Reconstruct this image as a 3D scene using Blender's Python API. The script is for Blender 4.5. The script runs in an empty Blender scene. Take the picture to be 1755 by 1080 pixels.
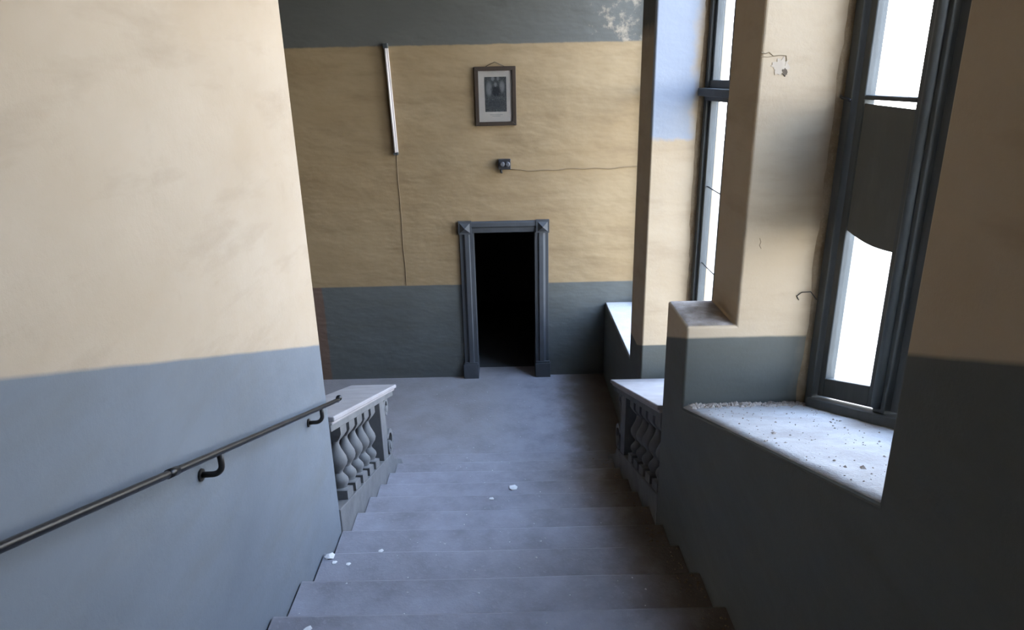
import bpy, bmesh, math, random
from mathutils import Vector, Matrix, noise
random.seed(7)
S = bpy.context.scene
COL = S.collection

# ------------------------------------------------------------------ camera
cam_d = bpy.data.cameras.new('camera')
cam = bpy.data.objects.new('camera', cam_d); COL.objects.link(cam)
S.camera = cam
cam_d.sensor_fit = 'HORIZONTAL'; cam_d.sensor_width = 36.0
cam_d.lens = 1176.68 * 36.0 / 1755.0
cam_d.clip_start = 0.05; cam_d.clip_end = 500
CAMZ = 4.2665
rt = Vector((0.99975, -0.0098, -0.0199)); up = Vector((0.02202, 0.32595, 0.94513)); fw = Vector((0.00277, 0.94534, -0.32609))
cam.matrix_world = Matrix(((rt.x, up.x, -fw.x, 0), (rt.y, up.y, -fw.y, 0), (rt.z, up.z, -fw.z, CAMZ), (0, 0, 0, 1)))

# ------------------------------------------------------------------ world: bright overcast sky
W = bpy.data.worlds.new('sky'); S.world = W; W.use_nodes = True
bg = W.node_tree.nodes['Background']
_t = W.node_tree
_tc = _t.nodes.new('ShaderNodeTexCoord'); _sx = _t.nodes.new('ShaderNodeSeparateXYZ'); _t.links.new(_tc.outputs['Generated'], _sx.inputs[0])
_r = _t.nodes.new('ShaderNodeValToRGB'); _t.links.new(_sx.outputs['Z'], _r.inputs[0])          # pale haze at the horizon, bluer overhead
_r.color_ramp.elements[0].position = 0.05; _r.color_ramp.elements[0].color = (1.0, 0.97, 0.93, 1)
_r.color_ramp.elements[1].position = 0.65; _r.color_ramp.elements[1].color = (0.46, 0.64, 1.0, 1)
_t.links.new(_r.outputs[0], bg.inputs['Color'])
bg.inputs['Strength'].default_value = 13.0

S.view_settings.view_transform = 'Standard'; S.view_settings.look = 'None'
S.view_settings.gamma = 1.0; S.view_settings.use_curve_mapping = False
S.view_settings.exposure = 0.75
S.cycles.max_bounces = 14; S.cycles.diffuse_bounces = 8; S.cycles.transparent_max_bounces = 12

# ------------------------------------------------------------------ measured layout (metres)
RISE, RUN = 0.166545, 0.46158
SL = RISE / RUN
Y_NOSE = 7.0076                  # lowest nosing
def sl(y): return RISE + SL * (Y_NOSE - y)
YB = 9.5525                      # back wall
XL = -1.2675                     # left flight wall
XP = 1.09                        # parapet face, right
XW = 1.40                        # right wall face
XO = 2.03                        # outside face of right wall
XG = 1.93                        # window plane
ZC = 7.6                         # ceiling
HEAD = 6.5                       # window heads
YP1a, YP1b = 3.97, 4.49          # first pier
YP2a, YP2b = 6.77, 7.45          # second pier
YJ = 1.75                        # near jamb of the first niche

# ------------------------------------------------------------------ node helpers
class NB:
    def __init__(s, name):
        s.m = bpy.data.materials.new(name); s.m.use_nodes = True
        s.t = s.m.node_tree; s.t.nodes.clear()
        s.out = s.t.nodes.new('ShaderNodeOutputMaterial')
        s.bsdf = s.t.nodes.new('ShaderNodeBsdfPrincipled')
        s.t.links.new(s.bsdf.outputs[0], s.out.inputs[0])
    def n(s, kind, **kw):
        nd = s.t.nodes.new(kind)
        for k, v in kw.items(): setattr(nd, k, v)
        return nd
    def l(s, a, b): s.t.links.new(a, b)
    def val(s, inp, v):
        if isinstance(v, (int, float)): inp.default_value = v
        elif isinstance(v, tuple): inp.default_value = (*v, 1) if len(v) == 3 and len(inp.default_value) == 4 else v
        else: s.l(v, inp)
    def pos(s):
        if not hasattr(s, '_p'):
            g = s.n('ShaderNodeNewGeometry'); s._p = g.outputs['Position']
            x = s.n('ShaderNodeSeparateXYZ'); s.l(s._p, x.inputs[0]); s.X, s.Y, s.Z = x.outputs
        return s._p
    def math(s, op, a, b=0.0, c=0.0):
        nd = s.n('ShaderNodeMath', operation=op)
        for i, v in enumerate((a, b, c)): s.val(nd.inputs[i], v)
        return nd.outputs[0]
    def noise(s, scale, detail=4, rough=0.6, stretch=(1, 1, 1), vec=None, offset=(0, 0, 0)):
        mp = s.n('ShaderNodeMapping'); mp.inputs['Scale'].default_value = stretch; mp.inputs['Location'].default_value = offset
        s.l(vec or s.pos(), mp.inputs[0])
        nd = s.n('ShaderNodeTexNoise'); nd.inputs['Scale'].default_value = scale
        nd.inputs['Detail'].default_value = detail; nd.inputs['Roughness'].default_value = rough
        s.l(mp.outputs[0], nd.inputs['Vector']); return nd.outputs[0]
    def ramp(s, v, lo, hi):
        nd = s.n('ShaderNodeMapRange'); s.l(v, nd.inputs[0]); nd.inputs[1].default_value = lo; nd.inputs[2].default_value = hi
        return nd.outputs[0]
    def mix(s, f, a, b):
        nd = s.n('ShaderNodeMix', data_type='RGBA'); s.val(nd.inputs[0], f); s.val(nd.inputs[6], a); s.val(nd.inputs[7], b)
        return nd.outputs[2]
    def bump(s, h, strength, dist=0.01, prev=None):
        nd = s.n('ShaderNodeBump'); nd.inputs['Strength'].default_value = strength; nd.inputs['Distance'].default_value = dist
        s.l(h, nd.inputs['Height'])
        if prev: s.l(prev, nd.inputs['Normal'])
        return nd.outputs[0]
    def finish(s, color, rough=0.8, normal=None, metal=0.0, spec=0.3):
        s.val(s.bsdf.inputs['Base Color'], color); s.val(s.bsdf.inputs['Roughness'], rough)
        s.bsdf.inputs['Metallic'].default_value = metal; s.bsdf.inputs['Specular IOR Level'].default_value = spec
        if normal: s.l(normal, s.bsdf.inputs['Normal'])
        return s.m

GREY = (0.130, 0.148, 0.170)
CREAM = (0.365, 0.298, 0.222)

def plaster(name, cream, grey, mode, uneven=0.5):
    """painted plaster: grey dado below a painted line, warm paint above; worn and blotchy"""
    b = NB(name); b.pos()
    wob = b.math('MULTIPLY', b.math('SUBTRACT', b.noise(3.0, 4), 0.5), 0.012)
    if mode == 'flight':          # dado line runs parallel to the stairs, then along the landing
        a = b.math('MULTIPLY_ADD', b.Y, -SL, RISE + SL * Y_NOSE + 1.458)
        lo = b.math('MAXIMUM', b.math('MULTIPLY_ADD', b.Y, -SL, 4.0), 1.46)
        line = b.mix(b.math('GREATER_THAN', b.Y, 6.6), a, lo)
        line = b.math('ADD', line, 0.0)
    else:
        line = b.math('ADD', 1.455, 0.0)
    h = b.math('SUBTRACT', b.Z, b.math('ADD', line, wob))
    up_f = b.ramp(h, -0.008, 0.008)
    n1 = b.noise(1.1, 5, 0.6, (1, 1, 1.6)); n2 = b.noise(5.0, 6, 0.65); n3 = b.noise(2.2, 5, 0.6, (0.5, 0.5, 2.4), offset=(3, 1, 7))
    c = b.mix(b.ramp(n1, 0.3, 0.7), cream, tuple(v * k for v, k in zip(cream, (0.90, 0.86, 0.80))))
    c = b.mix(b.math('MULTIPLY', b.ramp(n3, 0.52, 0.76), 0.6), c, tuple(v * k for v, k in zip(cream, (0.66, 0.60, 0.54))))
    c = b.mix(b.math('MULTIPLY', b.ramp(n2, 0.60, 0.8), 0.22), c, tuple(v * k for v, k in zip(cream, (0.62, 0.58, 0.55))))
    g = b.mix(b.ramp(n1, 0.35, 0.7), grey, tuple(v * 0.85 for v in grey))
    g = b.mix(b.math('MULTIPLY', b.ramp(n3, 0.48, 0.72), 0.5), g, tuple(v * k for v, k in zip(grey, (0.86, 0.80, 0.70))))
    g = b.mix(b.math('MULTIPLY', b.ramp(n2, 0.62, 0.8), 0.25), g, tuple(v * 1.25 for v in grey))
    if mode == 'back':            # grey paint again high up; bare brown plaster at the far left
        hi = b.math('ADD', b.Z, b.math('MULTIPLY', b.math('SUBTRACT', b.noise(6.0, 4), 0.5), 0.03))
        hi = b.ramp(hi, 4.68, 4.70)
        up_col = b.mix(b.math('MULTIPLY', b.ramp(b.math('MULTIPLY', b.ramp(b.X, 0.3, 1.3), n2), 0.50, 0.62), 0.8), (0.075, 0.075, 0.066), (0.28, 0.23, 0.17))
        c = b.mix(hi, c, up_col)
        left = b.math('ADD', b.X, b.math('MULTIPLY', n2, 0.05))
        g = b.mix(b.math('MAXIMUM', b.ramp(left, -2.70, -2.68), b.ramp(left, -2.93, -2.95)), (0.11, 0.07, 0.05), g)
    if mode == 'flight':
        # second pier's reveal is blue-grey above head height, yellow along the frame
        hz = b.math('ADD', b.Z, b.math('MULTIPLY', b.math('SUBTRACT', b.noise(7.0, 4), 0.5), 0.10))
        m = b.math('MULTIPLY', b.ramp(hz, 3.66, 3.70), b.math('MULTIPLY', b.math('GREATER_THAN', b.Y, 6.6), b.math('LESS_THAN', b.Y, 6.84)))
        keep = b.math('ADD', b.X, b.math('MULTIPLY', b.noise(4.0, 3), 0.25))
        m = b.math('MULTIPLY', m, b.ramp(keep, 1.98, 1.86))
        c = b.mix(m, c, (0.275, 0.305, 0.36))
        m2 = b.math('MULTIPLY', b.math('GREATER_THAN', b.Y, 6.84), b.ramp(hz, 4.60, 4.75))
        c = b.mix(m2, c, (0.09, 0.095, 0.09))
        st = b.math('MULTIPLY', b.ramp(b.math('ADD', b.X, b.math('MULTIPLY', b.noise(6.0, 5), 0.14)), 1.84, 1.93), 0.55)
        c = b.mix(st, c, (0.18, 0.115, 0.06)); g = b.mix(st, g, (0.20, 0.17, 0.12))
    col = b.mix(up_f, g, c)
    lump = b.noise(1.9, 3, 0.5, (0.8, 0.8, 1.8)); fine = b.noise(38, 6, 0.7)
    nm = b.bump(lump, uneven, 0.06); nm = b.bump(fine, 0.25, 0.006, nm)
    return b.finish(col, 0.72, nm, spec=0.35)

def dusty(name, base, dark, light, scale=2.0, bump=0.3, speck=0.5, rough=0.6, floor=False):
    b = NB(name); b.pos()
    n1 = b.noise(scale, 6, 0.65); n2 = b.noise(scale * 14, 4, 0.7); n3 = b.noise(90, 3, 0.6)
    c = b.mix(b.ramp(n1, 0.3, 0.7), base, dark)
    c = b.mix(b.math('MULTIPLY', b.ramp(n2, 0.56, 0.78), speck), c, light)
    c = b.mix(b.math('MULTIPLY', b.ramp(n3, 0.60, 0.75), 0.3), c, dark)
    nm = b.bump(n2, bump, 0.01); nm = b.bump(n3, bump * 0.6, 0.004, nm)
    if floor:      # brown dirt and painted-in shade along the right-hand wall, thin brown dust on the landing
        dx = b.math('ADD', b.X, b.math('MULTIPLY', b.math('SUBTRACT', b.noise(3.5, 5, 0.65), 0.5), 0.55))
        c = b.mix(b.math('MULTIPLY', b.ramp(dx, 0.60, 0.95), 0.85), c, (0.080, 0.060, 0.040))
        dl_ = b.math('MULTIPLY', b.ramp(b.Y, 6.0, 8.0), b.ramp(b.math('ADD', b.X, n1), 0.9, 0.1))
        c = b.mix(b.math('MULTIPLY', dl_, 0.6), c, (0.205, 0.178, 0.158))
    return b.finish(c, b.math('MULTIPLY_ADD', n1, 0.4, rough), nm, spec=0.3)

def paint(name, col, rough=0.5, wear=0.25, metal=0.0, wearcol=None, scale=9):
    b = NB(name); b.pos()
    n1 = b.noise(scale, 5, 0.65, (1, 1, 0.35)); n2 = b.noise(60, 4, 0.6)
    c = b.mix(b.math('MULTIPLY', b.ramp(n1, 0.5, 0.75), wear), col, wearcol or tuple(min(1, v * 1.9) for v in col))
    return b.finish(c, rough, b.bump(n2, 0.2, 0.003), metal=metal, spec=0.4)

M = {}
M['wall_flight'] = plaster('cream_and_grey_plaster', CREAM, GREY, 'flight', 0.25)
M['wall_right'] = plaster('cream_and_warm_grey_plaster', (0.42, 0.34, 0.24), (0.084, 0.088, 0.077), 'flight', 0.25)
M['wall_back'] = plaster('ochre_and_grey_plaster', (0.245, 0.178, 0.098), (0.080, 0.086, 0.081), 'back', 0.55)
M['ceiling'] = paint('ceiling_plaster', (0.17, 0.15, 0.12), 0.9, 0.2)
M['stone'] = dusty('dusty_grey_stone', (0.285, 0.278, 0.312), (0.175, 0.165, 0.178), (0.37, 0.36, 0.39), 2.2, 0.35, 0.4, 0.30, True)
M['balustrade'] = dusty('grey_painted_stone', (0.140, 0.140, 0.140), (0.100, 0.100, 0.100), (0.165, 0.165, 0.170), 4, 0.15, 0.15)
M['coping'] = dusty('pale_dusty_stone', (0.30, 0.285, 0.285), (0.24, 0.225, 0.225), (0.40, 0.39, 0.40), 3, 0.15, 0.2)
M['sill'] = dusty('dusty_sill', (0.42, 0.41, 0.40), (0.31, 0.29, 0.27), (0.52, 0.51, 0.51), 4, 0.5, 0.6)
M['frame'] = paint('blue_grey_frame_paint', (0.050, 0.055, 0.055), 0.6, 0.45)
M['board'] = paint('grey_board', (0.085, 0.085, 0.073), 0.8, 0.2)
M['iron'] = paint('black_iron', (0.005, 0.005, 0.006), 0.33, 0.15, 0.0)
M['bracket'] = paint('brown_black_iron', (0.014, 0.012, 0.010), 0.5, 0.3, 0.0)
M['door_stone'] = paint('dark_grey_door_paint', (0.040, 0.044, 0.049), 0.6, 0.3)
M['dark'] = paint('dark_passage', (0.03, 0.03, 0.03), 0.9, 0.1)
M['white'] = paint('white_enamel', (0.46, 0.42, 0.40), 0.4, 0.1)
M['tube'] = paint('tube_glass', (0.58, 0.53, 0.51), 0.15, 0.05)
M['cap'] = paint('dark_cap', (0.04, 0.045, 0.045), 0.5, 0.2)
M['picture_frame'] = paint('dark_wood', (0.026, 0.016, 0.009), 0.5, 0.3, scale=30)
M['mat'] = paint('aged_card', (0.36, 0.30, 0.255), 0.9, 0.1)
M['ink'] = paint('faded_ink', (0.25, 0.22, 0.19), 0.9, 0.1)
M['box'] = paint('black_bakelite', (0.02, 0.02, 0.022), 0.4, 0.2)
M['knob'] = paint('grey_bakelite', (0.07, 0.07, 0.075), 0.35, 0.2)
M['cable'] = paint('yellowed_cable', (0.15, 0.105, 0.055), 0.7, 0.1)
M['flake'] = paint('plaster_flake', (0.66, 0.64, 0.62), 0.9, 0.1)
M['crumb'] = dusty('plaster_crumb', (0.38, 0.33, 0.28), (0.20, 0.155, 0.12), (0.50, 0.47, 0.44), 20, 0.2, 0.5)
M['dirt'] = dusty('brown_dirt', (0.20, 0.15, 0.10), (0.11, 0.08, 0.05), (0.4, 0.36, 0.3), 9, 0.4, 0.5)
M['ground'] = paint('pale_courtyard', (0.40, 0.32, 0.225), 0.95, 0.1)

def glass_mat():
    b = NB('window_glass'); t = b.t
    tr = b.n('ShaderNodeBsdfTransparent'); gl = b.n('ShaderNodeBsdfGlossy'); gl.inputs['Roughness'].default_value = 0.03
    lw = b.n('ShaderNodeLayerWeight'); pw = b.math('MULTIPLY_ADD', b.math('POWER', lw.outputs['Facing'], 5.0), 0.85, 0.03)
    tr.inputs[0].default_value = (0.94, 0.96, 0.97, 1)
    mx = b.n('ShaderNodeMixShader'); b.l(pw, mx.inputs[0]); b.l(tr.outputs[0], mx.inputs[1]); b.l(gl.outputs[0], mx.inputs[2])
    b.l(mx.outputs[0], b.out.inputs[0]); t.nodes.remove(b.bsdf); return b.m
M['glass'] = glass_mat()

def print_mat():
    """faded black-and-white engraving: a plain seated dark mass between pale areas"""
    b = NB('faded_engraving'); tc = b.n('ShaderNodeTexCoord'); g = tc.outputs['Generated']
    n = b.noise(16, 6, 0.75, (1, 1, 1.5), vec=g); n2 = b.noise(5, 4, 0.6, vec=g)
    def blob(cx, cz, rx, rz):
        mp = b.n('ShaderNodeMapping'); b.l(g, mp.inputs[0]); mp.vector_type = 'POINT'
        mp.inputs['Location'].default_value = (-cx / rx, 0, -cz / rz); mp.inputs['Scale'].default_value = (1 / rx, 0, 1 / rz)
        ln = b.n('ShaderNodeVectorMath', operation='LENGTH'); b.l(mp.outputs[0], ln.inputs[0])
        return b.ramp(b.math('ADD', ln.outputs['Value'], b.math('MULTIPLY', b.math('SUBTRACT', n, 0.5), 2.2)), 1.25, 0.65)
    c = b.mix(b.ramp(n, 0.38, 0.66), (0.008, 0.008, 0.009), (0.10, 0.096, 0.09))
    for cx, cz, rx, rz, k in ((0.2, 0.66, 0.14, 0.2, 0.45), (0.8, 0.72, 0.12, 0.16, 0.5), (0.38, 0.95, 0.08, 0.06, 0.5), (0.62, 0.95, 0.06, 0.06, 0.4)):
        c = b.mix(b.math('MULTIPLY', blob(cx, cz, rx, rz), k), c, (0.24, 0.23, 0.22))
    c = b.mix(b.math('MULTIPLY', blob(0.52, 0.60, 0.22, 0.17), 0.85), c, (0.015, 0.015, 0.018))
    c = b.mix(b.math('MULTIPLY', blob(0.50, 0.78, 0.07, 0.06), 0.5), c, (0.22, 0.21, 0.20))
    c = b.mix(b.math('MULTIPLY', blob(0.5, 0.22, 0.45, 0.16), 0.5), c, (0.03, 0.03, 0.031))
    return b.finish(c, 0.6, None, spec=0.2)
M['print'] = print_mat()

# ------------------------------------------------------------------ mesh helpers
def tag(o, label=None, cat=None, group=None, kind=None):
    if label: o['label'] = label
    if cat: o['category'] = cat
    if group: o['group'] = group
    if kind: o['kind'] = kind
    return o
def empty(name, loc, label=None, cat=None, group=None, kind=None):
    o = bpy.data.objects.new(name, None); COL.objects.link(o); o.location = loc; o.empty_display_size = 0.1
    return tag(o, label, cat, group, kind)
def bm_obj(name, bm, mat, parent=None, smooth=False, bevel=0.0, seg=2, angle=35):
    bmesh.ops.recalc_face_normals(bm, faces=bm.faces[:])
    me = bpy.data.meshes.new(name); bm.to_mesh(me); bm.free()
    if smooth:
        for p in me.polygons: p.use_smooth = True
    me.materials.append(mat)
    o = bpy.data.objects.new(name, me); COL.objects.link(o)
    if bevel:
        md = o.modifiers.new('bevel', 'BEVEL'); md.width = bevel; md.segments = seg; md.limit_method = 'ANGLE'; md.angle_limit = math.radians(angle)
    if parent:
        o.parent = parent
        pw = Matrix.Translation(parent.location) if not parent.parent else Matrix.Translation(parent.location) @ Matrix()
        base = parent
        off = Vector((0, 0, 0))
        while base: off += base.location; base = base.parent
        o.location = (0, 0, 0)
        me.transform(Matrix.Translation(-off))
    return o
def add_box(bm, x0, x1, y0, y1, z0, z1):
    vs = [bm.verts.new(p) for p in ((x0,y0,z0),(x1,y0,z0),(x1,y1,z0),(x0,y1,z0),(x0,y0,z1),(x1,y0,z1),(x1,y1,z1),(x0,y1,z1))]
    for f in ((0,1,2,3),(4,5,6,7),(0,1,5,4),(1,2,6,5),(2,3,7,6),(3,0,4,7)): bm.faces.new([vs[i] for i in f])
    return vs
def prism_yz(bm, poly, x0, x1):
    a = [bm.verts.new((x0, y, z)) for y, z in poly]; b = [bm.verts.new((x1, y, z)) for y, z in poly]
    n = len(poly); bm.faces.new(a); bm.faces.new(b[::-1])
    for i in range(n): bm.faces.new((a[i], b[i], b[(i+1) % n], a[(i+1) % n]))
def prism_xz(bm, poly, y0, y1):
    a = [bm.verts.new((x, y0, z)) for x, z in poly]; b = [bm.verts.new((x, y1, z)) for x, z in poly]
    n = len(poly); bm.faces.new(a); bm.faces.new(b[::-1])
    for i in range(n): bm.faces.new((a[i], b[i], b[(i+1) % n], a[(i+1) % n]))
def prism_xy(bm, poly, z0, z1):
    a = [bm.verts.new((x, y, z0)) for x, y in poly]; b = [bm.verts.new((x, y, z1)) for x, y in poly]
    n = len(poly); bm.faces.new(a); bm.faces.new(b[::-1])
    for i in range(n): bm.faces.new((a[i], b[i], b[(i+1) % n], a[(i+1) % n]))
def box(name, mat, parent, x0, x1, y0, y1, z0, z1, bevel=0.004, seg=2):
    bm = bmesh.new(); add_box(bm, x0, x1, y0, y1, z0, z1)
    return bm_obj(name, bm, mat, parent, bevel=bevel, seg=seg)
def add_tube(bm, pts, r, n=10, caps=True):
    pts = [Vector(p) for p in pts]; rings = []
    prev = None
    for i, p in enumerate(pts):
        d = (pts[min(i+1, len(pts)-1)] - pts[max(i-1, 0)]).normalized()
        if prev is None:
            a = d.cross(Vector((0, 0, 1)));
            if a.length < 0.05: a = d.cross(Vector((1, 0, 0)))
            a.normalize()
        else:
            a = (prev - d * prev.dot(d)).normalized()
        prev = a; b = d.cross(a); rr = r[i] if isinstance(r, (list, tuple)) else r
        rings.append([bm.verts.new(p + (a * math.cos(2*math.pi*k/n) + b * math.sin(2*math.pi*k/n)) * rr) for k in range(n)])
    for A, B in zip(rings, rings[1:]):
        for k in range(n): bm.faces.new((A[k], A[(k+1) % n], B[(k+1) % n], B[k]))
    if caps: bm.faces.new(rings[0][::-1]); bm.faces.new(rings[-1])
def tube(name, mat, parent, pts, r, n=10):
    bm = bmesh.new(); add_tube(bm, pts, r, n); return bm_obj(name, bm, mat, parent, smooth=True)

def baked_boolean(name, base_bm, cutters, mat, bevel=0.02, seg=3, parent=None):
    """cut the openings out of a solid, round the plastered edges, keep one plain mesh"""
    tmp = []
    o = bm_obj(name, base_bm, mat)
    for c in cutters:
        k = bm_obj('cutter', c, mat); tmp.append(k)
        md = o.modifiers.new('cut', 'BOOLEAN'); md.operation = 'DIFFERENCE'; md.object = k; md.solver = 'EXACT'
    md = o.modifiers.new('round', 'BEVEL'); md.width = bevel; md.segments = seg; md.limit_method = 'ANGLE'; md.angle_limit = math.radians(35)
    bpy.context.view_layer.update()
    ev = o.evaluated_get(bpy.context.evaluated_depsgraph_get())
    me = bpy.data.meshes.new_from_object(ev); o.modifiers.clear(); o.data = me
    for k in tmp: bpy.data.objects.remove(k)
    return o

# ================================================================== STRUCTURE
def struct(o, label, cat): return tag(o, label, cat, kind='structure')

# floor of the landing (one slab, out to the left behind the flight wall) and into the dark doorway
bm = bmesh.new(); add_box(bm, -6.0, XO, Y_NOSE - 0.6, YB + 0.34, -0.25, 0.0); add_box(bm, -6.0, -1.2, -6.2, Y_NOSE - 0.6, -0.25, 0.0)
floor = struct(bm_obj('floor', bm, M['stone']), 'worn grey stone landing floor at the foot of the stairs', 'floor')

# staircase, one stone step per part
stair = struct(empty('staircase', (0, Y_NOSE, 0)), 'wide flight of shallow worn grey stone steps going down', 'staircase')
NST = 22
xe0, xe1 = XL + 0.012, XP - 0.012
for k in range(NST):
    y1 = Y_NOSE - RUN * k; z = RISE * (k + 1)
    bm = bmesh.new()
    j = random.uniform(-0.004, 0.004)
    n = 12; prof = []
    # slightly hollowed, round-nosed tread; the front edge is worn unevenly along its length
    secs = []
    for i in range(n + 1):
        x = xe0 + (xe1 - xe0) * i / n
        w = noise.noise(Vector((x * 1.7, k * 3.1, 0))) * 0.008 - 0.006 * math.exp(-((x + 0.1) / 0.6) ** 2)
        yf = y1 + 0.012 + j + w * 0.6
        zt = z + w * 0.35
        secs.append([bm.verts.new(p) for p in ((x, y1 - RUN - 0.05, zt + 0.002), (x, yf - 0.022, zt), (x, yf - 0.006, zt - 0.007), (x, yf, zt - 0.022),
                                               (x, yf - 0.004, zt - 0.045), (x, y1 - 0.012, zt - 0.055), (x, y1 - 0.012, z - RISE - 0.04), (x, y1 - RUN - 0.05, z - RISE - 0.04))])
    for A, B in zip(secs, secs[1:]):
        for q in range(8): bm.faces.new((A[q], A[(q+1) % 8], B[(q+1) % 8], B[q]))
    bm.faces.new(secs[0]); bm.faces.new(secs[-1][::-1])
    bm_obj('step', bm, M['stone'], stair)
ztop = RISE * NST
ytop = Y_NOSE - RUN * NST
bm = bmesh.new(); add_box(bm, XL, XP, -6.2, ytop - 0.02, ztop - 0.2, ztop)
struct(bm_obj('trim_1', bm, M['stone']), 'upper landing slab behind the viewpoint', 'landing')

# left flight wall
bm = bmesh.new(); add_box(bm, -1.71, XL, -6.0, 4.262, -0.1, ZC)
# a little hand-plastered waviness on its end edge
wl = bm_obj('wall_left', bm, M['wall_flight'], bevel=0.018, seg=3)
struct(wl, 'cream plaster wall with grey dado along the left of the stairs', 'wall')

# right wall: solid block with the niches cut out
def poly_cut(poly, x0, x1):
    b = bmesh.new(); prism_yz(b, poly, x0, x1); return b
bm = bmesh.new(); prism_yz(bm, [(-6.0, -0.2), (YB + 0.001, -0.2), (YB + 0.001, ZC), (-6.0, ZC)], XP, XO)
LEDGE = 2.795; PAR = 0.978
cuts = []
cuts.append(poly_cut([(YJ, sl(YJ) + PAR), (YP1a, sl(YP1a) + PAR), (YP1a, LEDGE), (YP1b, LEDGE), (YP1b, -0.5), (YB + 0.5, -0.5), (YB + 0.5, ZC + 1), (YJ, ZC + 1)], 0.8, XW - 0.008))
cuts.append(poly_cut([(YJ, sl(YJ) + PAR), (YP1a, sl(YP1a) + PAR), (YP1a, HEAD), (YJ, HEAD)], 1.2, 2.6))
cuts.append(poly_cut([(YP1b, sl(YP1b) + 0.86), (YP2a, sl(YP2a) + 0.86), (YP2a, HEAD), (YP1b, HEAD)], 1.2, 2.6))
cuts.append(poly_cut([(YP2b, 1.12), (YB + 0.5, 1.12), (YB + 0.5, HEAD), (YP2b, HEAD)], 1.2, 2.6))
wr = baked_boolean('wall_right', bm, cuts, M['wall_right'], 0.016, 3)
struct(wr, 'thick window wall with deep sloping niches, cream above a grey dado', 'wall')

# back wall with the doorway
DX = -0.0625; D_IN = 0.432; D_OUT = 0.638
bm = bmesh.new(); add_box(bm, -6.0, XO, YB, YB + 0.34, -0.1, ZC)
c = bmesh.new(); add_box(c, DX - D_IN - 0.01, DX + D_IN + 0.01, YB - 0.5, YB + 0.8, -0.5, 2.225)
wb = baked_boolean('wall_back', bm, [c], M['wall_back'], 0.006, 2)
struct(wb, 'ochre plaster end wall with dark grey dado, behind the landing', 'wall')

# passage beyond the doorway (dark)
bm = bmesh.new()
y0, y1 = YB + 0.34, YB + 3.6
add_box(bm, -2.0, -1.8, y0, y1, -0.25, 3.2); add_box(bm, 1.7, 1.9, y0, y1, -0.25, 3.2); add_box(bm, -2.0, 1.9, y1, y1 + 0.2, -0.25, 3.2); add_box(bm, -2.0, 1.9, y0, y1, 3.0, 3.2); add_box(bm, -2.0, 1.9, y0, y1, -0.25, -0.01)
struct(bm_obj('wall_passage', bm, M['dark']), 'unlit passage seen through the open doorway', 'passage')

# shell that closes the stairwell
struct(box('ceiling', M['ceiling'], None, -6.2, XO, -6.2, YB + 0.34, ZC, ZC + 0.2, 0), 'plain plaster ceiling high above the stairwell', 'ceiling')
struct(box('wall_rear', M['wall_flight'], None, -6.2, XO, -6.2, -6.0, -0.2, ZC, 0), 'cream wall behind the viewpoint', 'wall')
struct(box('wall_far_left', M['wall_back'], None, -6.2, -6.0, -6.0, YB + 0.3, -0.2, ZC, 0), 'ochre wall at the far left of the landing', 'wall')
struct(box('ground', M['ground'], None, XO + 0.05, 80, -60, 70, -2.2, -2.0, 0), 'pale courtyard ground outside the windows', 'ground')

# ------------------------------------------------------------------ windows
def member(name, parent, mat, x0, x1, y0, y1, zf0, zf1, bevel=0.006):
    """bar in the window plane whose lower / upper ends may follow a slope: zf(y)"""
    bm = bmesh.new()
    a = zf0 if callable(zf0) else (lambda y: zf0); b_ = zf1 if callable(zf1) else (lambda y: zf1)
    prism_yz(bm, [(y0, a(y0)), (y1, a(y1)), (y1, b_(y1)), (y0, b_(y0))], x0, x1)
    return bm_obj(name, bm, mat, parent, bevel=bevel)
def off(d): return lambda y: sl(y) + d
F = M['frame']

# window_1: the near one, three tall lights over a sloping sill
w1 = struct(empty('window_1', (XG, (YJ + YP1a) / 2, sl(2.86) + PAR)), 'tall grey-framed window above the sloping sill, nearest the viewer', 'window')
bm = bmesh.new()   # dusty sill, uneven
ny, nx = 60, 20
g = {}
for i in range(ny + 1):
    for j in range(nx + 1):
        y = YJ + 0.004 + (YP1a - YJ - 0.008) * i / ny; x = XP + 0.010 + (XO - XP - 0.02) * j / nx
        h = 0.010 + 0.008 * noise.noise(Vector((x * 5, y * 5, 2))) + 0.004 * noise.noise(Vector((x * 17, y * 17, 5)))
        if j == 0: h = 0.001
        d = min(1.0, (YP1a - y) / 0.12); h += 0.022 * (1 - d) ** 2 * (0.5 + noise.noise(Vector((x * 9, 1, 1))))
        g[i, j] = bm.verts.new((x, y, sl(y) + PAR + max(h, 0.001)))
for i in range(ny):
    for j in range(nx): bm.faces.new((g[i, j], g[i, j+1], g[i+1, j+1], g[i+1, j]))
border = [g[0, j] for j in range(nx + 1)] + [g[i, nx] for i in range(1, ny + 1)] + [g[ny, j] for j in range(nx - 1, -1, -1)] + [g[i, 0] for i in range(ny - 1, 0, -1)]
low = [bm.verts.new((v.co.x, v.co.y, v.co.z - 0.03)) for v in border]
for a in range(len(border)): b2 = (a + 1) % len(border); bm.faces.new((border[a], border[b2], low[b2], low[a]))
bm_obj('sill', bm, M['sill'], w1, smooth=True)
x0, x1 = XG - 0.06, XG + 0.06
TR = 4.13
member('frame_post', w1, F, x0, x1, 3.875, YP1a, off(PAR), HEAD)
member('frame_post', w1, F, x0, x1, YJ, YJ + 0.09, off(PAR), HEAD)
member('frame_sill', w1, F, x0 - 0.03, x1 + 0.02, YJ + 0.09, 3.875, off(PAR), off(1.045))
member('frame_head', w1, F, x0, x1, YJ + 0.09, 3.875, HEAD - 0.09, HEAD)
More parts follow.
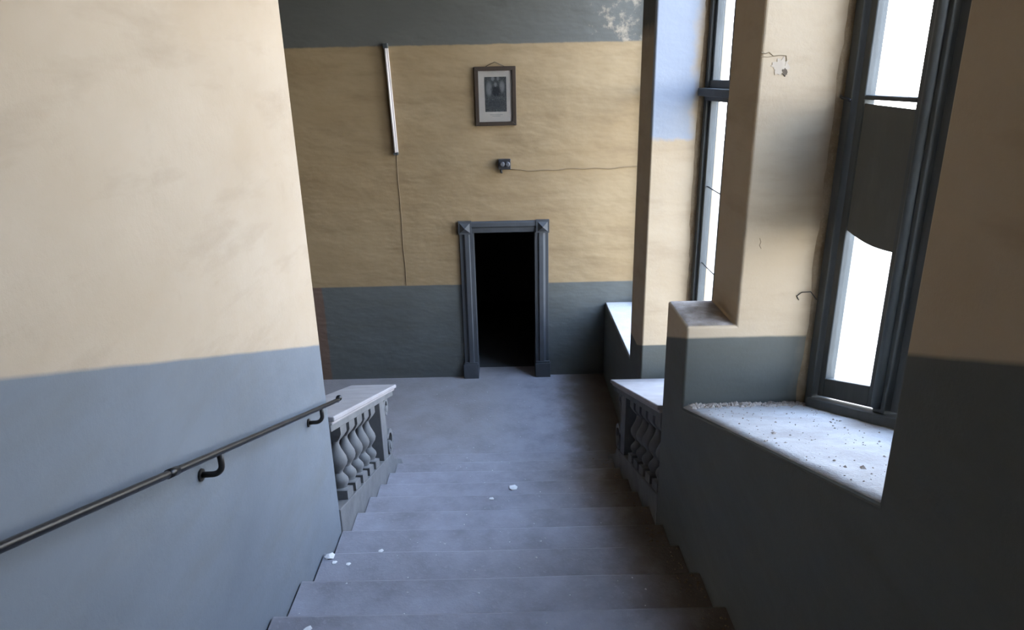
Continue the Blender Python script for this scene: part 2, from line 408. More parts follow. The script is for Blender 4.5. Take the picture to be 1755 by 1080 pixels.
for ym in (3.095, 2.32):
    p = member('mullion', w1, F, x0, x1, ym, ym + 0.10, off(1.045), HEAD - 0.09)
    bm = bmesh.new(); add_tube(bm, [(x0 - 0.008, ym + 0.055, sl(ym) + 1.06), (x0 - 0.008, ym + 0.055, HEAD - 0.1)], 0.026, 12)
    bm_obj('moulding', bm, F, p, smooth=True)
lights = [(3.20, 3.862, True), (2.425, 3.09, False), (YJ + 0.095, 2.315, False)]
cx0, cx1 = XG - 0.03, XG + 0.03
for a, b_, board in lights:
    cs = empty('casement', (0, 0, 0)); cs.parent = w1; cs.location = (0, (a + b_) / 2 - w1.location.y, 0)
    sw = 0.105 if board else 0.08
    member('stile', cs, F, cx0, cx1, b_ - 0.07, b_, off(1.06), HEAD - 0.1)
    member('stile', cs, F, cx0, cx1, a, a + sw, off(1.06), HEAD - 0.1)
    member('bottom_rail', cs, F, cx0, cx1, a + sw, b_ - 0.07, off(1.06), off(1.18))
    member('transom_bar', cs, F, cx0, cx1, a + sw, b_ - 0.07, TR - 0.008, TR + 0.016)
    member('pane', cs, M['glass'], XG - 0.003, XG + 0.003, a + sw - 0.005, b_ - 0.065, off(1.175), TR - 0.006, 0)
    member('pane', cs, M['glass'], XG - 0.003, XG + 0.003, a + sw - 0.005, b_ - 0.065, TR + 0.014, HEAD - 0.15, 0)
    member('top_rail', cs, F, cx0, cx1, a + sw, b_ - 0.07, HEAD - 0.17, HEAD - 0.1)
    if board:   # board with a gently curved lower edge closing the middle of the light
        bm = bmesh.new(); ya, yb = a + sw - 0.004, b_ - 0.066
        lo = [(ya + (yb - ya) * t, 3.41 - 0.02 * math.sin(math.pi * t) + 0.008 * t) for t in [i / 10 for i in range(11)]]
        prism_yz(bm, lo + [(yb, TR - 0.028), (ya, TR - 0.040)], XG - 0.022, XG - 0.010)
        tag(bm_obj('board', bm, M['board'], cs, bevel=0.002), 'dark grey board filling the middle of the light')
# window catch at the transom and hinges low down
tube('catch', M['iron'], w1, [(x0 - 0.01, 3.985, TR + 0.012), (x0 - 0.02, 3.94, TR + 0.0), (x0 - 0.02, 3.84, TR - 0.012)], 0.008)
bm = bmesh.new(); bmesh.ops.create_uvsphere(bm, u_segments=12, v_segments=8, radius=0.016, matrix=Matrix.Translation((x0 - 0.012, 3.99, TR + 0.012)))
bm_obj('knob', bm, M['iron'], w1, smooth=True)
tube('hook_wire', M['bracket'], w1, [(x0 - 0.01, 3.950, 2.96), (x0 - 0.05, 3.952, 3.01), (x0 - 0.10, 3.960, 3.005), (x0 - 0.125, 3.966, 2.98), (x0 - 0.11, 3.966, 2.955)], 0.003, 6)

# window_2: beyond the first pier, sloping coping for a sill
w2 = struct(empty('window_2', (XG, (YP1b + YP2a) / 2, 1.9)), 'grey-framed window glimpsed between the two piers above the right coping', 'window')
member('frame_post', w2, F, x0, x1, YP2a - 0.09, YP2a, off(0.93), HEAD)
member('frame_post', w2, F, x0, x1, YP1b, YP1b + 0.09, off(0.93), HEAD)
member('frame_sill', w2, F, x0, x1, YP1b + 0.09, YP2a - 0.09, off(0.90), off(1.0))
member('frame_head', w2, F, x0, x1, YP1b + 0.09, YP2a - 0.09, HEAD - 0.09, HEAD)
tb = member('transom', w2, F, XG - 0.12, XG + 0.05, YP1b + 0.002, YP2a - 0.002, 4.075, 4.145, 0.008)
member('lower_fillet', w2, F, XG - 0.07, XG + 0.04, YP1b + 0.09, YP2a - 0.09, 4.035, 4.076)
member('upper_rail', w2, F, XG - 0.04, XG + 0.04, YP1b + 0.09, YP2a - 0.09, 4.144, 4.215)
for ym in (5.95, 5.22): member('mullion', w2, F, x0, x1, ym, ym + 0.1, off(1.0), HEAD - 0.09)
for a, b_ in ((6.05, 6.68), (5.32, 5.95), (4.58, 5.22)):
    member('stile', w2, F, cx0, cx1, b_ - 0.055, b_, off(1.0), HEAD - 0.09)
    member('pane', w2, M['glass'], XG - 0.003, XG + 0.003, a, b_ - 0.05, off(1.0), 4.036, 0)
    member('pane', w2, M['glass'], XG - 0.003, XG + 0.003, a, b_ - 0.05, 4.214, HEAD - 0.09, 0)
    for z in (3.245, 2.49):
        if z > sl(a) + 1.0: tube('glazing_bar', M['iron'], w2, [(XG - 0.006, b_ - 0.05, z), (XG - 0.006, a, z - 0.01)], 0.006, 6)

# window_3: on the landing, hidden behind the second pier but lighting the end wall
w3 = struct(empty('window_3', (XG, (YP2b + YB) / 2, 1.13)), 'landing window beside the end wall, above the white sill', 'window')
box('sill', M['sill'], w3, XW + 0.004, XO - 0.02, YP2b + 0.003, YB - 0.002, 1.105, 1.137, 0.008)
ya, yb = YP2b, YB
member('frame_post', w3, F, x0, x1, yb - 0.09, yb, 1.137, HEAD); member('frame_post', w3, F, x0, x1, ya, ya + 0.09, 1.137, HEAD)
member('frame_sill', w3, F, x0, x1, ya + 0.09, yb - 0.09, 1.137, 1.22); member('frame_head', w3, F, x0, x1, ya + 0.09, yb - 0.09, HEAD - 0.09, HEAD)
member('transom', w3, F, XG - 0.08, XG + 0.05, ya + 0.09, yb - 0.09, 4.07, 4.14)
for a, b_ in ((ya + 0.09, 8.45), (8.55, yb - 0.09)):
    member('pane', w3, M['glass'], XG - 0.003, XG + 0.003, a, b_, 1.215, 4.075, 0); member('pane', w3, M['glass'], XG - 0.003, XG + 0.003, a, b_, 4.135, HEAD - 0.085, 0)
member('mullion', w3, F, x0, x1, 8.45, 8.55, 1.22, HEAD - 0.09)

# ------------------------------------------------------------------ stone door surround
d1 = struct(empty('door_1', (DX, YB, 0)), 'dark grey stone door surround framing the black open doorway', 'door')
DS = M['door_stone']
def jamb(sx):
    bm = bmesh.new()
    # stepped section across the jamb: outer fillet, raised band, inner fillet and reveal return
    sec = [(D_OUT - 0.01, 0.03), (D_OUT - 0.01, -0.035), (D_OUT - 0.055, -0.035), (D_OUT - 0.085, -0.062), (D_OUT - 0.145, -0.062), (D_OUT - 0.155, -0.038), (D_IN, -0.038), (D_IN, 0.30), (D_IN + 0.06, 0.30), (D_IN + 0.06, 0.03)]
    poly = [(DX + sx * x, YB + y) for x, y in sec]
    prism_xy(bm, poly, 0.235, 2.215)
    o = bm_obj('jamb', bm, DS, d1, bevel=0.004)
    bm = bmesh.new(); x_a, x_b = sorted((DX + sx * (D_OUT + 0.012), DX + sx * (D_IN - 0.006)))
    add_box(bm, x_a, x_b, YB - 0.085, YB + 0.30, -0.005, 0.225)
    v = add_box(bm, x_a + 0.012, x_b - 0.012, YB - 0.07, YB + 0.28, 0.225, 0.25)
    bm_obj('plinth_block', bm, DS, d1, bevel=0.005)
    bm = bmesh.new(); x_a, x_b = sorted((DX + sx * D_OUT, DX + sx * (D_IN + 0.022)))
    add_box(bm, x_a, x_b, YB - 0.068, YB + 0.03, 2.205, 2.385)
    m_ = 0.022
    q = [bm.verts.new(p) for p in ((x_a + m_, YB - 0.068, 2.205 + m_), (x_b - m_, YB - 0.068, 2.205 + m_), (x_b - m_, YB - 0.068, 2.385 - m_), (x_a + m_, YB - 0.068, 2.385 - m_))]
    apex = bm.verts.new(((x_a + x_b) / 2, YB - 0.125, 2.295))
    for i in range(4): bm.faces.new((q[i], q[(i+1) % 4], apex))
    bm_obj('corner_block', bm, DS, d1)
jamb(-1); jamb(1)
bm = bmesh.new()
sec = [(0.03, 2.375), (-0.035, 2.375), (-0.06, 2.36), (-0.06, 2.305), (-0.038, 2.285), (-0.03, 2.215), (0.30, 2.215), (0.30, 2.26), (0.03, 2.26)]
prism_yz(bm, [(YB + y, z) for y, z in sec], DX - D_IN - 0.03, DX + D_IN + 0.03)
bm_obj('lintel', bm, DS, d1, bevel=0.003)

# ================================================================== OBJECTS
# ------------------------------------------------------------------ balustrades
PL_T, CAP_B, CAP_T = 0.174, 0.805, 0.925
def baluster_bm(xc, yc):
    """raked double baluster: square block, neck, belly, waist, lower bulb, square foot, all sheared to the slope"""
    bm = bmesh.new(); zb = sl(yc) + PL_T; H = CAP_B - PL_T
    prof = [(0.0, .076, 4), (.078, .076, 4), (.090, .056, 0), (.105, .056, 0), (.125, .066, 0), (.148, .072, 0), (.172, .068, 0), (.195, .052, 0), (.215, .036, 0), (.232, .034, 0), (.258, .050, 0),
            (.29, .070, 0), (.325, .078, 0), (.358, .073, 0), (.395, .056, 0), (.43, .040, 0), (.465, .030, 0), (.488, .028, 0), (.502, .036, 4), (.535, .060, 4), (.565, .076, 4), (.632, .076, 4)]
    N = 20; rings = []
    for h, r, sq in prof:
        ring = []
        for k in range(N):
            a = 2 * math.pi * (k + 0.5) / N; ca, sa = math.cos(a), math.sin(a)
            if sq: m_ = max(abs(ca), abs(sa)); ca, sa = ca / m_, sa / m_
            ky = 1.14 if sq and r > 0.05 else 1.06
            ring.append(bm.verts.new((xc + r * ca, yc + r * sa * ky, zb + h * H / 0.632 - SL * r * sa * ky)))
        rings.append(ring)
    for A, B in zip(rings, rings[1:]):
        for k in range(N): bm.faces.new((A[k], A[(k+1) % N], B[(k+1) % N], B[k]))
    bm.faces.new(rings[0][::-1]); bm.faces.new(rings[-1])
    return bm
def ribbon(bm, pts, w, x0, x1):
    """flat band following pts in the y-z plane, thickness w(i), extruded across x"""
    pts = [Vector((0, y, z)) for y, z in pts]; L, R_ = [], []
    for i, p in enumerate(pts):
        d = (pts[min(i+1, len(pts)-1)] - pts[max(i-1, 0)]).normalized(); nrm = Vector((0, -d.z, d.y)); t = w(i / (len(pts) - 1)) / 2
        L.append(p + nrm * t); R_.append(p - nrm * t)
    va = [[bm.verts.new((x, q.y, q.z)) for q in side] for x in (x0, x1) for side in (L, R_)]
    aL, aR, bL, bR = va
    for i in range(len(pts) - 1):
        bm.faces.new((aL[i], aL[i+1], aR[i+1], aR[i])); bm.faces.new((bL[i], bR[i], bR[i+1], bL[i+1]))
        bm.faces.new((aL[i], bL[i], bL[i+1], aL[i+1])); bm.faces.new((aR[i], aR[i+1], bR[i+1], bR[i]))
    for i in (0, -1): bm.faces.new((aL[i], aR[i], bR[i], bL[i]))
def spiral(cy, cz, r0, r1, a0, a1, n=26):
    return [(cy + (r0 + (r1 - r0) * i / n) * math.cos(a0 + (a1 - a0) * i / n), cz + (r0 + (r1 - r0) * i / n) * math.sin(a0 + (a1 - a0) * i / n)) for i in range(n + 1)]

def balustrade(side, face, y_start, label, back):
    s = side                                   # +1: balustrade stands on the -x side (left), body lies towards -x
    root = empty('balustrade', (face, y_start, sl(y_start)), label, 'balustrade')
    B = M['balustrade']
    X = lambda d: face - s * d                 # d metres into the wall from the flight face
    # sloping plinth down to the landing
    ye = 6.93
    bm = bmesh.new(); xa, xb = sorted((X(-0.006), X(0.30)))
    prism_yz(bm, [(y_start, sl(y_start) - 0.34), (6.5, sl(6.5) - 0.34), (ye, -0.02), (ye, 0.05), (ye - 0.12, sl(ye - 0.12) - 0.005), (6.62, sl(6.62) + 0.035), (6.40, sl(6.40) + 0.10), (6.34, sl(6.34) + PL_T), (y_start, sl(y_start) + PL_T)], xa, xb)
    bm_obj('plinth', bm, B, root, bevel=0.008)
    # moulded top rail and dusty coping
    cov = X(-0.028)
    xa, xb = sorted((X(-0.008), X(back - 0.03)))
    bm = bmesh.new(); yt = 6.60
    prism_yz(bm, [(y_start, sl(y_start) + CAP_B), (yt, sl(yt) + CAP_B), (yt, sl(yt) + 0.86), (y_start, sl(y_start) + 0.86)], xa, xb)
    bm_obj('top_rail', bm, B, root, bevel=0.006)
    bm = bmesh.new(); y2 = 6.69
    for (d, za, zb_, e) in ((-0.020, 0.858, 0.885, 0.03), (-0.036, 0.885, CAP_T, 0.0)):
        xa, xb = sorted((X(d), X(back)))
        prism_yz(bm, [(y_start, sl(y_start) + za), (y2 - e, sl(y2 - e) + za), (y2 - e, sl(y2 - e) + zb_), (y_start, sl(y_start) + zb_)], xa, xb)
    bm_obj('coping', bm, M['coping'], root, bevel=0.010, seg=3)
    # balusters
    xc = X(0.082)
    for k in range(5):
        yc = 4.62 + 0.259 * k
        bm_obj('baluster', baluster_bm(xc, yc), B, root, smooth=False, bevel=0.0)
    o_last = root.children
    # end pilaster and scrolled console
    xa, xb = sorted((X(0.0), X(0.24)))
    bm = bmesh.new(); ya, yb = 5.94, 6.15
    prism_yz(bm, [(ya, sl(ya) + PL_T), (yb, sl(yb) + PL_T), (yb, sl(yb) + CAP_B), (ya, sl(ya) + CAP_B)], xa, xb)
    bm_obj('pilaster', bm, B, root, bevel=0.006)
    xa, xb = sorted((X(0.004), X(0.22)))
    bm = bmesh.new()
    up_c = (6.265, sl(6.265) + 0.70); lo_c = (6.335, sl(6.335) + 0.275)
    p = spiral(up_c[0], up_c[1], 0.026, 0.115, -math.pi * 1.3, -math.pi * 0.0 + math.pi * 0.9, 40)
    end = p[-1]
    mid = [(end[0] + (6.205 - end[0]) * t, end[1] + (lo_c[1] + 0.14 - end[1]) * t) for t in (0.25, 0.5, 0.75, 1.0)]
    q = spiral(lo_c[0], lo_c[1], 0.165, 0.040, math.pi * 0.72, -math.pi * 1.5, 44)
    ribbon(bm, p + mid, lambda t: 0.022 + 0.028 * t, xa, xb); ribbon(bm, q, lambda t: 0.05 - 0.024 * t, xa, xb)
    # eyes and the web that backs the scroll
    for cy, cz, r in ((up_c[0], up_c[1], 0.032), (lo_c[0], lo_c[1], 0.042)): add_tube(bm, [(xa - 0.006, cy, cz), (xb + 0.006, cy, cz)], r, 16)
    xm0, xm1 = xa + 0.075, xb - 0.075
    prism_yz(bm, [(6.14, up_c[1] + 0.10), (6.30, up_c[1] + 0.10), (6.36, up_c[1]), (6.25, up_c[1] - 0.14), (6.25, lo_c[1] + 0.17), (6.42, lo_c[1] + 0.12), (6.47, lo_c[1]), (6.40, lo_c[1] - 0.13), (6.14, lo_c[1] - 0.10)], xm0, xm1)
    bm_obj('scroll', bm, B, root, bevel=0.004, seg=1)
    return root
bl = balustrade(+1, XL, 4.262, 'grey stone balustrade with fat balusters at the left wall end', 0.445)
br = balustrade(-1, XP, YP1b, 'shadowed stone balustrade under a pale coping at the right', 0.80)
for r_ in (bl, br):
    for ch in r_.children:
        if ch.name.startswith('baluster'):
            for pgn in ch.data.polygons: pgn.use_smooth = True
            md = ch.modifiers.new('edges', 'EDGE_SPLIT'); md.split_angle = math.radians(40)

# ------------------------------------------------------------------ handrail
XR = -1.175; HO = 1.058
hr = empty('handrail', (XR, 4.2, sl(4.2) + HO), 'black iron handrail on curved brackets along the left wall', 'handrail')
pts = [(XR, y, sl(y) + HO) for y in (-2.0, 0.5, 2.0, 3.0, 4.17)] + [(XR, 4.20, sl(4.2) + HO - 0.003), (XR, 4.225, sl(4.225) + HO + 0.006)]
tube('rail', M['iron'], hr, pts, 0.0138, 14)
bm = bmesh.new(); bmesh.ops.create_uvsphere(bm, u_segments=14, v_segments=10, radius=0.021, matrix=Matrix.Translation((XR, 4.235, sl(4.235) + HO + 0.012)))
bm_obj('end_knob', bm, M['iron'], hr, smooth=True)
for y in (-1.40, 0.02, 2.43, 3.82):
    zt = sl(y) + HO - 0.012; dx = XR - XL
    p = [(XR, y, zt)] + [(XR, y, zt - 0.03)] + [(XR - 0.045 + 0.045 * math.cos(a), y, zt - 0.045 - 0.045 * math.sin(a)) for a in [math.pi / 2 * i / 8 for i in range(9)]] + [(XL - 0.005, y, zt - 0.092)]
    b_ = tube('bracket', M['bracket'], hr, p, 0.0125, 12)
    bm = bmesh.new(); add_tube(bm, [(XL - 0.004, y, zt - 0.092), (XL + 0.008, y, zt - 0.092)], 0.026, 16)
    bm_obj('rosette', bm, M['bracket'], b_)
cpl = bmesh.new(); add_tube(cpl, [(XR, 2.04, sl(2.04) + HO), (XR, 2.10, sl(2.10) + HO)], 0.0165, 14); bm_obj('sleeve', cpl, M['iron'], hr, smooth=True)

# ------------------------------------------------------------------ fluorescent lamp (unlit), leaning slightly
YF = YB
lampA, lampB = Vector((-1.530, YF, 4.725)), Vector((-1.493, YF, 3.315))
lamp = empty('fluorescent_lamp', lampB, 'long white fluorescent batten lamp fixed upright on the ochre wall, unlit', 'lamp')
ax = (lampA - lampB).normalized(); sd = Vector((ax.z, 0, -ax.x))
def lbox(name, mat, a, b, w, y0, y1, parent, bevel=0.004):
    bm = bmesh.new(); vs = []
    for p in (a, b):
        for sx, yy in ((-1, y0), (1, y0), (1, y1), (-1, y1)): q = p + sd * (w * sx); vs.append(bm.verts.new((q.x, yy, q.z)))
    for f in ((0,1,2,3),(4,5,6,7),(0,1,5,4),(1,2,6,5),(2,3,7,6),(3,0,4,7)): bm.faces.new([vs[i] for i in f])
    return bm_obj(name, bm, mat, parent, bevel=bevel)
lbox('batten', M['white'], lampB + ax * 0.02, lampA - ax * 0.05, 0.026, YF - 0.045, YF + 0.004, lamp)
tube('tube', M['tube'], lamp, [tuple(lampB + ax * 0.035 - sd * 0.004 + Vector((0, -0.066, 0))), tuple(lampA - ax * 0.06 - sd * 0.004 + Vector((0, -0.066, 0)))], 0.015, 12)
for a, b_ in ((lampB, lampB + ax * 0.035), (lampA - ax * 0.062, lampA)): lbox('end_cap', M['cap'], a, b_, 0.030, YF - 0.088, YF + 0.003, lamp, 0.006)
tag(tube('lamp_cable', M['cable'], None, [(-1.495, YF - 0.004, 3.32), (-1.50, YF - 0.004, 3.0), (-1.492, YF - 0.004, 2.5), (-1.497, YF - 0.004, 2.0), (-1.487, YF - 0.004, 1.75), (-1.492, YF - 0.004, 1.46)], 0.005, 8),
    'thin yellowed cable hanging from the batten lamp down to the dado', 'cable')

# ------------------------------------------------------------------ framed print
pc = (-0.129, YB - 0.02, 4.043); PW, PH = 0.545, 0.748; tilt = math.radians(0.3)
pic = empty('framed_picture', pc, 'dark wooden picture frame with black-and-white print above the doorway', 'picture')
pic.rotation_euler = (0, 0, 0)
def P(x, z): return (pc[0] + x, pc[2] + z)
fwid = 0.052
for (ax0, az0, ax1, az1, bx0, bz0, bx1, bz1) in (
    (-PW/2, PH/2, PW/2, PH/2, PW/2 - fwid, PH/2 - fwid, -PW/2 + fwid, PH/2 - fwid), (-PW/2, -PH/2, PW/2, -PH/2, PW/2 - fwid, -PH/2 + fwid, -PW/2 + fwid, -PH/2 + fwid),
    (-PW/2, -PH/2, -PW/2, PH/2, -PW/2 + fwid, PH/2 - fwid, -PW/2 + fwid, -PH/2 + fwid), (PW/2, -PH/2, PW/2, PH/2, PW/2 - fwid, PH/2 - fwid, PW/2 - fwid, -PH/2 + fwid)):
    bm = bmesh.new(); prism_xz(bm, [P(ax0, az0), P(ax1, az1), P(bx0, bz0), P(bx1, bz1)], YB - 0.042, YB + 0.001)
    bm_obj('frame_bar', bm, M['picture_frame'], pic, bevel=0.004)
box('mount', M['mat'], pic, pc[0] - PW/2 + 0.04, pc[0] + PW/2 - 0.04, YB - 0.020, YB - 0.004, pc[2] - PH/2 + 0.04, pc[2] + PH/2 - 0.04, 0)
box('print', M['print'], pic, pc[0] - 0.140, pc[0] + 0.145, YB - 0.0225, YB - 0.0195, pc[2] - 0.195, pc[2] + 0.245, 0)
for k, (w_, z_) in enumerate(((0.085, -0.232), (0.055, -0.250))): box('caption_smudge', M['ink'], pic, pc[0] + 0.005 - w_, pc[0] + 0.005 + w_, YB - 0.0215, YB - 0.0195, pc[2] + z_ - 0.005, pc[2] + z_ + 0.005, 0)
box('glazing', M['glass'], pic, pc[0] - PW/2 + 0.045, pc[0] + PW/2 - 0.045, YB - 0.030, YB - 0.028, pc[2] - PH/2 + 0.045, pc[2] + PH/2 - 0.045, 0)
tube('hanging_cord', M['bracket'], pic, [(pc[0] - 0.13, YB - 0.012, pc[2] + PH/2 - 0.005), (pc[0], YB - 0.010, pc[2] + PH/2 + 0.055), (pc[0] + 0.13, YB - 0.012, pc[2] + PH/2 - 0.005)], 0.004, 6)

# ------------------------------------------------------------------ black switch box and its cable
bx0, bx1, bz0, bz1 = -0.115, 0.055, 3.092, 3.232
sb = empty('switch_box', ((bx0 + bx1) / 2, YB, bz0), 'small black bakelite box with two round knobs on the wall above the doorway', 'switch')
box('case', M['box'], sb, bx0, bx1, YB - 0.085, YB + 0.002, bz0, bz1, 0.010)
for x in (bx0 + 0.055, bx1 - 0.045):
    bm = bmesh.new(); add_tube(bm, [(x, YB - 0.08, 3.165), (x, YB - 0.105, 3.165), (x, YB - 0.115, 3.165)], [0.034, 0.034, 0.024], 18); bm_obj('knob', bm, M['knob'], sb, bevel=0.003)
bm = bmesh.new(); add_tube(bm, [(-0.075, YB - 0.04, bz0 + 0.01), (-0.080, YB - 0.04, bz0 - 0.03), (-0.072, YB - 0.02, bz0 - 0.045)], 0.016, 10); bm_obj('cable_gland', bm, M['box'], sb, smooth=True)
cpts = []
for i in range(40):
    t = i / 39; x = 0.05 + 1.80 * t
    z = 3.085 - 0.012 * math.sin(t * 9) + 0.03 * max(0, t - 0.7) * 3 - 0.02 * math.sin(t * math.pi) + 0.006 * math.sin(t * 31)
    cpts.append((x, YB - 0.007, z))
tag(tube('wall_cable', M['cable'], None, cpts, 0.006, 6), 'thin cable wandering right across the ochre wall from the black switch box', 'cable')

# ------------------------------------------------------------------ loose plaster
def chip_bm(r, seed, flat=0.35):
    rnd = random.Random(seed); bm = bmesh.new(); bmesh.ops.create_icosphere(bm, subdivisions=1, radius=r)
    for v in bm.verts:
        k = rnd.uniform(0.65, 1.25); v.co = Vector((v.co.x * k, v.co.y * k * rnd.uniform(0.8, 1.1), v.co.z * flat * k))
    return bm
def tread_z(y):
    k = math.floor((Y_NOSE + 0.008 - y) / RUN)
    return RISE * (k + 1) if k >= 0 else 0.0
flakes = [(-0.003, 5.50, 0.044, 'largest white plaster flake, mid stair, right of centre'),
          (-1.215, 3.74, 0.038, 'largest white plaster flake against the left wall on a step'),
          (-1.165, 3.68, 0.020, 'small white flake just right of the large flake by the left wall'),
          (-1.075, 3.66, 0.018, 'lone small white crumb a hand right of the left wall flakes'),
          (-0.192, 5.09, 0.024, 'small white flake on the step just above the large mid stair flake'),
          (-0.291, 3.80, 0.018, 'small white flake on the middle of a lower step, left of centre'),
          (-0.938, 4.00, 0.022, 'white flake a step beyond the left wall flakes'),
          (0.451, 3.34, 0.016, 'pale flake at the shadow edge on the right side of the steps'),
          (0.508, 2.90, 0.018, 'pale flake near the bottom right, at the shadow edge'),
          (-1.05, 2.76, 0.024, 'white flake at the lower left foot of the wall'),
          (0.93, 6.75, 0.030, 'pale flake on the shaded landing floor near the right balustrade'),
          (-0.75, 6.15, 0.022, 'white flake on the second step by the left scroll'),
          (0.95, 2.62, 0.035, 'yellowish plaster lump at the lower right, by the dark parapet')]
for i, (x, y, r, lab) in enumerate(flakes):
    o = bm_obj('plaster_flake', chip_bm(r, i, 0.22), M['flake'] if i != 12 else M['crumb'])
    o.location = (x, y, tread_z(y) + r * 0.12)
    tag(o, lab, 'flake', 'plaster flakes fallen on the steps')
def scatter(name, spots, mat, label, seed):
    rnd = random.Random(seed); bm = bmesh.new()
    for x, y, z, r in spots:
        c = [bm.verts.new((x + r * rnd.uniform(.5, 1.1) * math.cos(a), y + r * rnd.uniform(.5, 1.1) * math.sin(a), z - 0.001)) for a in (0.3, 1.6, 2.8, 4.0, 5.3)]
        t_ = bm.verts.new((x + rnd.uniform(-.3, .3) * r, y + rnd.uniform(-.3, .3) * r, z + r * rnd.uniform(.35, .7)))
        for k in range(5): bm.faces.new((c[k], c[(k+1) % 5], t_))
        bm.faces.new(c[::-1])
    o = bm_obj(name, bm, mat); tag(o, label, 'rubble', kind='stuff'); return o
rnd = random.Random(3)
sp = []
for i in range(560):
    x = rnd.uniform(XP + 0.04, 1.84); y = YP1a - 0.008 - abs(rnd.gauss(0, 0.045)); r = rnd.choice((0.004, 0.006, 0.008, 0.011, 0.015, 0.021))
    if y < YJ + 0.1: continue
    sp.append((x, y, sl(y) + PAR + 0.012 + 0.015 * max(0, 1 - (YP1a - y) / 0.1), r))
scatter('plaster_crumbs', sp, M['crumb'], 'line of plaster crumbs along the foot of the pier on the near sill', 1)
sp = []
for i in range(260):
    x = rnd.uniform(XP + 0.04, 1.84); y = rnd.uniform(YJ + 0.1, YP1a - 0.15); r = rnd.choice((0.003, 0.004, 0.005, 0.008))
    sp.append((x, y, sl(y) + PAR + 0.012, r))
for x, y, r in ((1.253, 2.92, 0.016), (1.20, 2.66, 0.012), (1.72, 3.28, 0.012), (1.27, 2.17, 0.016), (1.6, 2.5, 0.012)): sp.append((x, y, sl(y) + PAR + 0.012, r))
scatter('sill_grit', sp, M['crumb'], 'loose grit strewn over the sloping near sill', 2)
sp = []
for i in range(260):
    x = rnd.uniform(XL + 0.05, XP - 0.35); y = rnd.uniform(1.6, 9.3); r = rnd.choice((0.004, 0.005, 0.007, 0.009))
    k = (Y_NOSE + 0.008 - y) / RUN
    if k > 0 and (k % 1) < 0.08: continue
    sp.append((x, y, tread_z(y), r))
scatter('stair_grit', sp, M['flake'], 'pale specks of plaster scattered over steps and landing', 4)
sp = []
for i in range(500):
    y = rnd.uniform(1.6, 6.9); x = XP - 0.03 - min(0.3, abs(rnd.gauss(0, 0.07))); r = rnd.choice((0.005, 0.007, 0.010, 0.014))
    k = (Y_NOSE + 0.008 - y) / RUN
    if k > 0 and (k % 1) < 0.06: continue
    sp.append((x, y, tread_z(y), r))
scatter('parapet_dirt', sp, M['dirt'], 'brown dirt gathered on the steps along the dark right parapet', 5)
# rough dust bed on the pier ledge
bm = bmesh.new(); g = {}
for i in range(17):
    for j in range(11):
        y = YP1a + 0.012 + (YP1b - YP1a - 0.024) * i / 16; x = XP + 0.012 + (XW - XP - 0.025) * j / 10
        e = 0 if i in (0, 16) or j in (0, 10) else 1
        g[i, j] = bm.verts.new((x, y, LEDGE + 0.001 + e * max(0.0, 0.006 + 0.010 * noise.noise(Vector((x * 14, y * 14, 3))))))
for i in range(16):
    for j in range(10): bm.faces.new((g[i, j], g[i, j+1], g[i+1, j+1], g[i+1, j]))
dl = bm_obj('ledge_dust', bm, dusty('ledge_dust', (0.42, 0.37, 0.34), (0.24, 0.20, 0.16), (0.55, 0.52, 0.50), 12, 0.5, 0.6), smooth=True)
tag(dl, 'bed of brownish dust lying on the pier ledge', 'dust', kind='stuff')
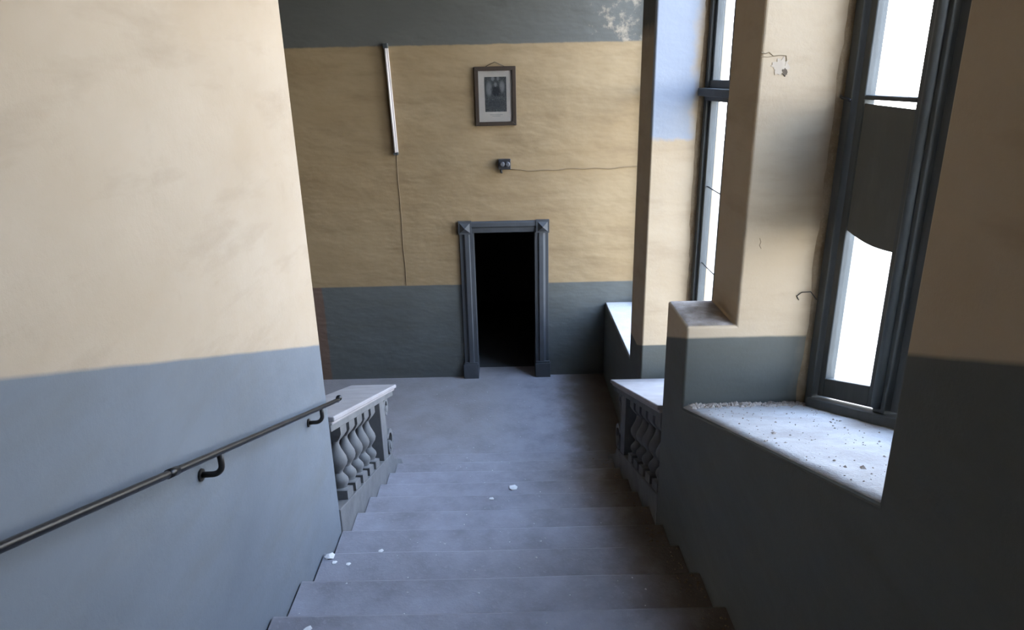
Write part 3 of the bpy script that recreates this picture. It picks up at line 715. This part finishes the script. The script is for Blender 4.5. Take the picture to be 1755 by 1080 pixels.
# damage on the first pier: a filled patch with a dark hole
rp = random.Random(9)
def patch(name, cx, cz, rx, rz, mat, th, n=18):
    bm = bmesh.new(); pl = []
    for k in range(n):
        a = 2 * math.pi * k / n; m_ = rp.uniform(0.6, 1.15); pl.append((cx + rx * m_ * math.cos(a), cz + rz * m_ * math.sin(a)))
    prism_xz(bm, pl, YP1a - th, YP1a + 0.01); return bm_obj(name, bm, mat, wr, bevel=0.0)
patch('filler_patch', 1.505, 4.30, 0.055, 0.045, paint('filler', (0.40, 0.335, 0.26), 0.9, 0.3), 0.003, 28)
patch('plaster_hole', 1.532, 4.268, 0.018, 0.022, paint('bare_plaster', (0.09, 0.07, 0.05), 0.95, 0.3), 0.0045)
def crack(pts, r, mat):
    bm = bmesh.new(); add_tube(bm, [(x, YP1a - 0.001, z) for x, z in pts], r, 5); return bm_obj('plaster_crack', bm, mat, wr)
CR = paint('crack', (0.22, 0.17, 0.11), 0.95, 0.3)
crack([(1.392, 4.372), (1.415, 4.365), (1.435, 4.372), (1.46, 4.352), (1.50, 4.355), (1.53, 4.352), (1.535, 4.33), (1.528, 4.30)], 0.0028, CR)
crack([(1.392, 4.352), (1.43, 4.347), (1.47, 4.352)], 0.002, CR)
crack([(1.485, 3.345), (1.495, 3.32), (1.488, 3.30), (1.50, 3.28)], 0.002, CR)
# rough mortar bedding the frames against the piers
MT = dusty('frame_mortar', (0.27, 0.21, 0.135), (0.15, 0.10, 0.055), (0.36, 0.31, 0.23), 5, 0.6, 0.5)
def mortar(y, za, zb, xa, seed):
    bm = bmesh.new(); n = 70; rows = []
    for i in range(n + 1):
        z = za + (zb - za) * i / n
        w = 0.045 + 0.03 * noise.noise(Vector((seed, z * 2.3, 0))) + 0.014 * noise.noise(Vector((seed, z * 11, 4)))
        h = 0.010 + 0.006 * noise.noise(Vector((seed, z * 7, 9)))
        rows.append([bm.verts.new(p) for p in ((xa - w, y + 0.002, z), (xa - w * 0.7, y - h * 0.7, z), (xa - 0.006, y - h * 1.3, z), (xa + 0.012, y - h, z), (xa + 0.012, y + 0.002, z))])
    for A, B in zip(rows, rows[1:]):
        for k in range(4): bm.faces.new((A[k], A[k+1], B[k+1], B[k]))
    return bm_obj('frame_mortar', bm, MT, wr, smooth=True)
mortar(YP1a, sl(YP1a) + PAR + 0.01, HEAD - 0.05, XG - 0.06, 3.1)
mortar(YP2a, sl(YP2a) + 0.95, HEAD - 0.05, XG - 0.06, 8.7)
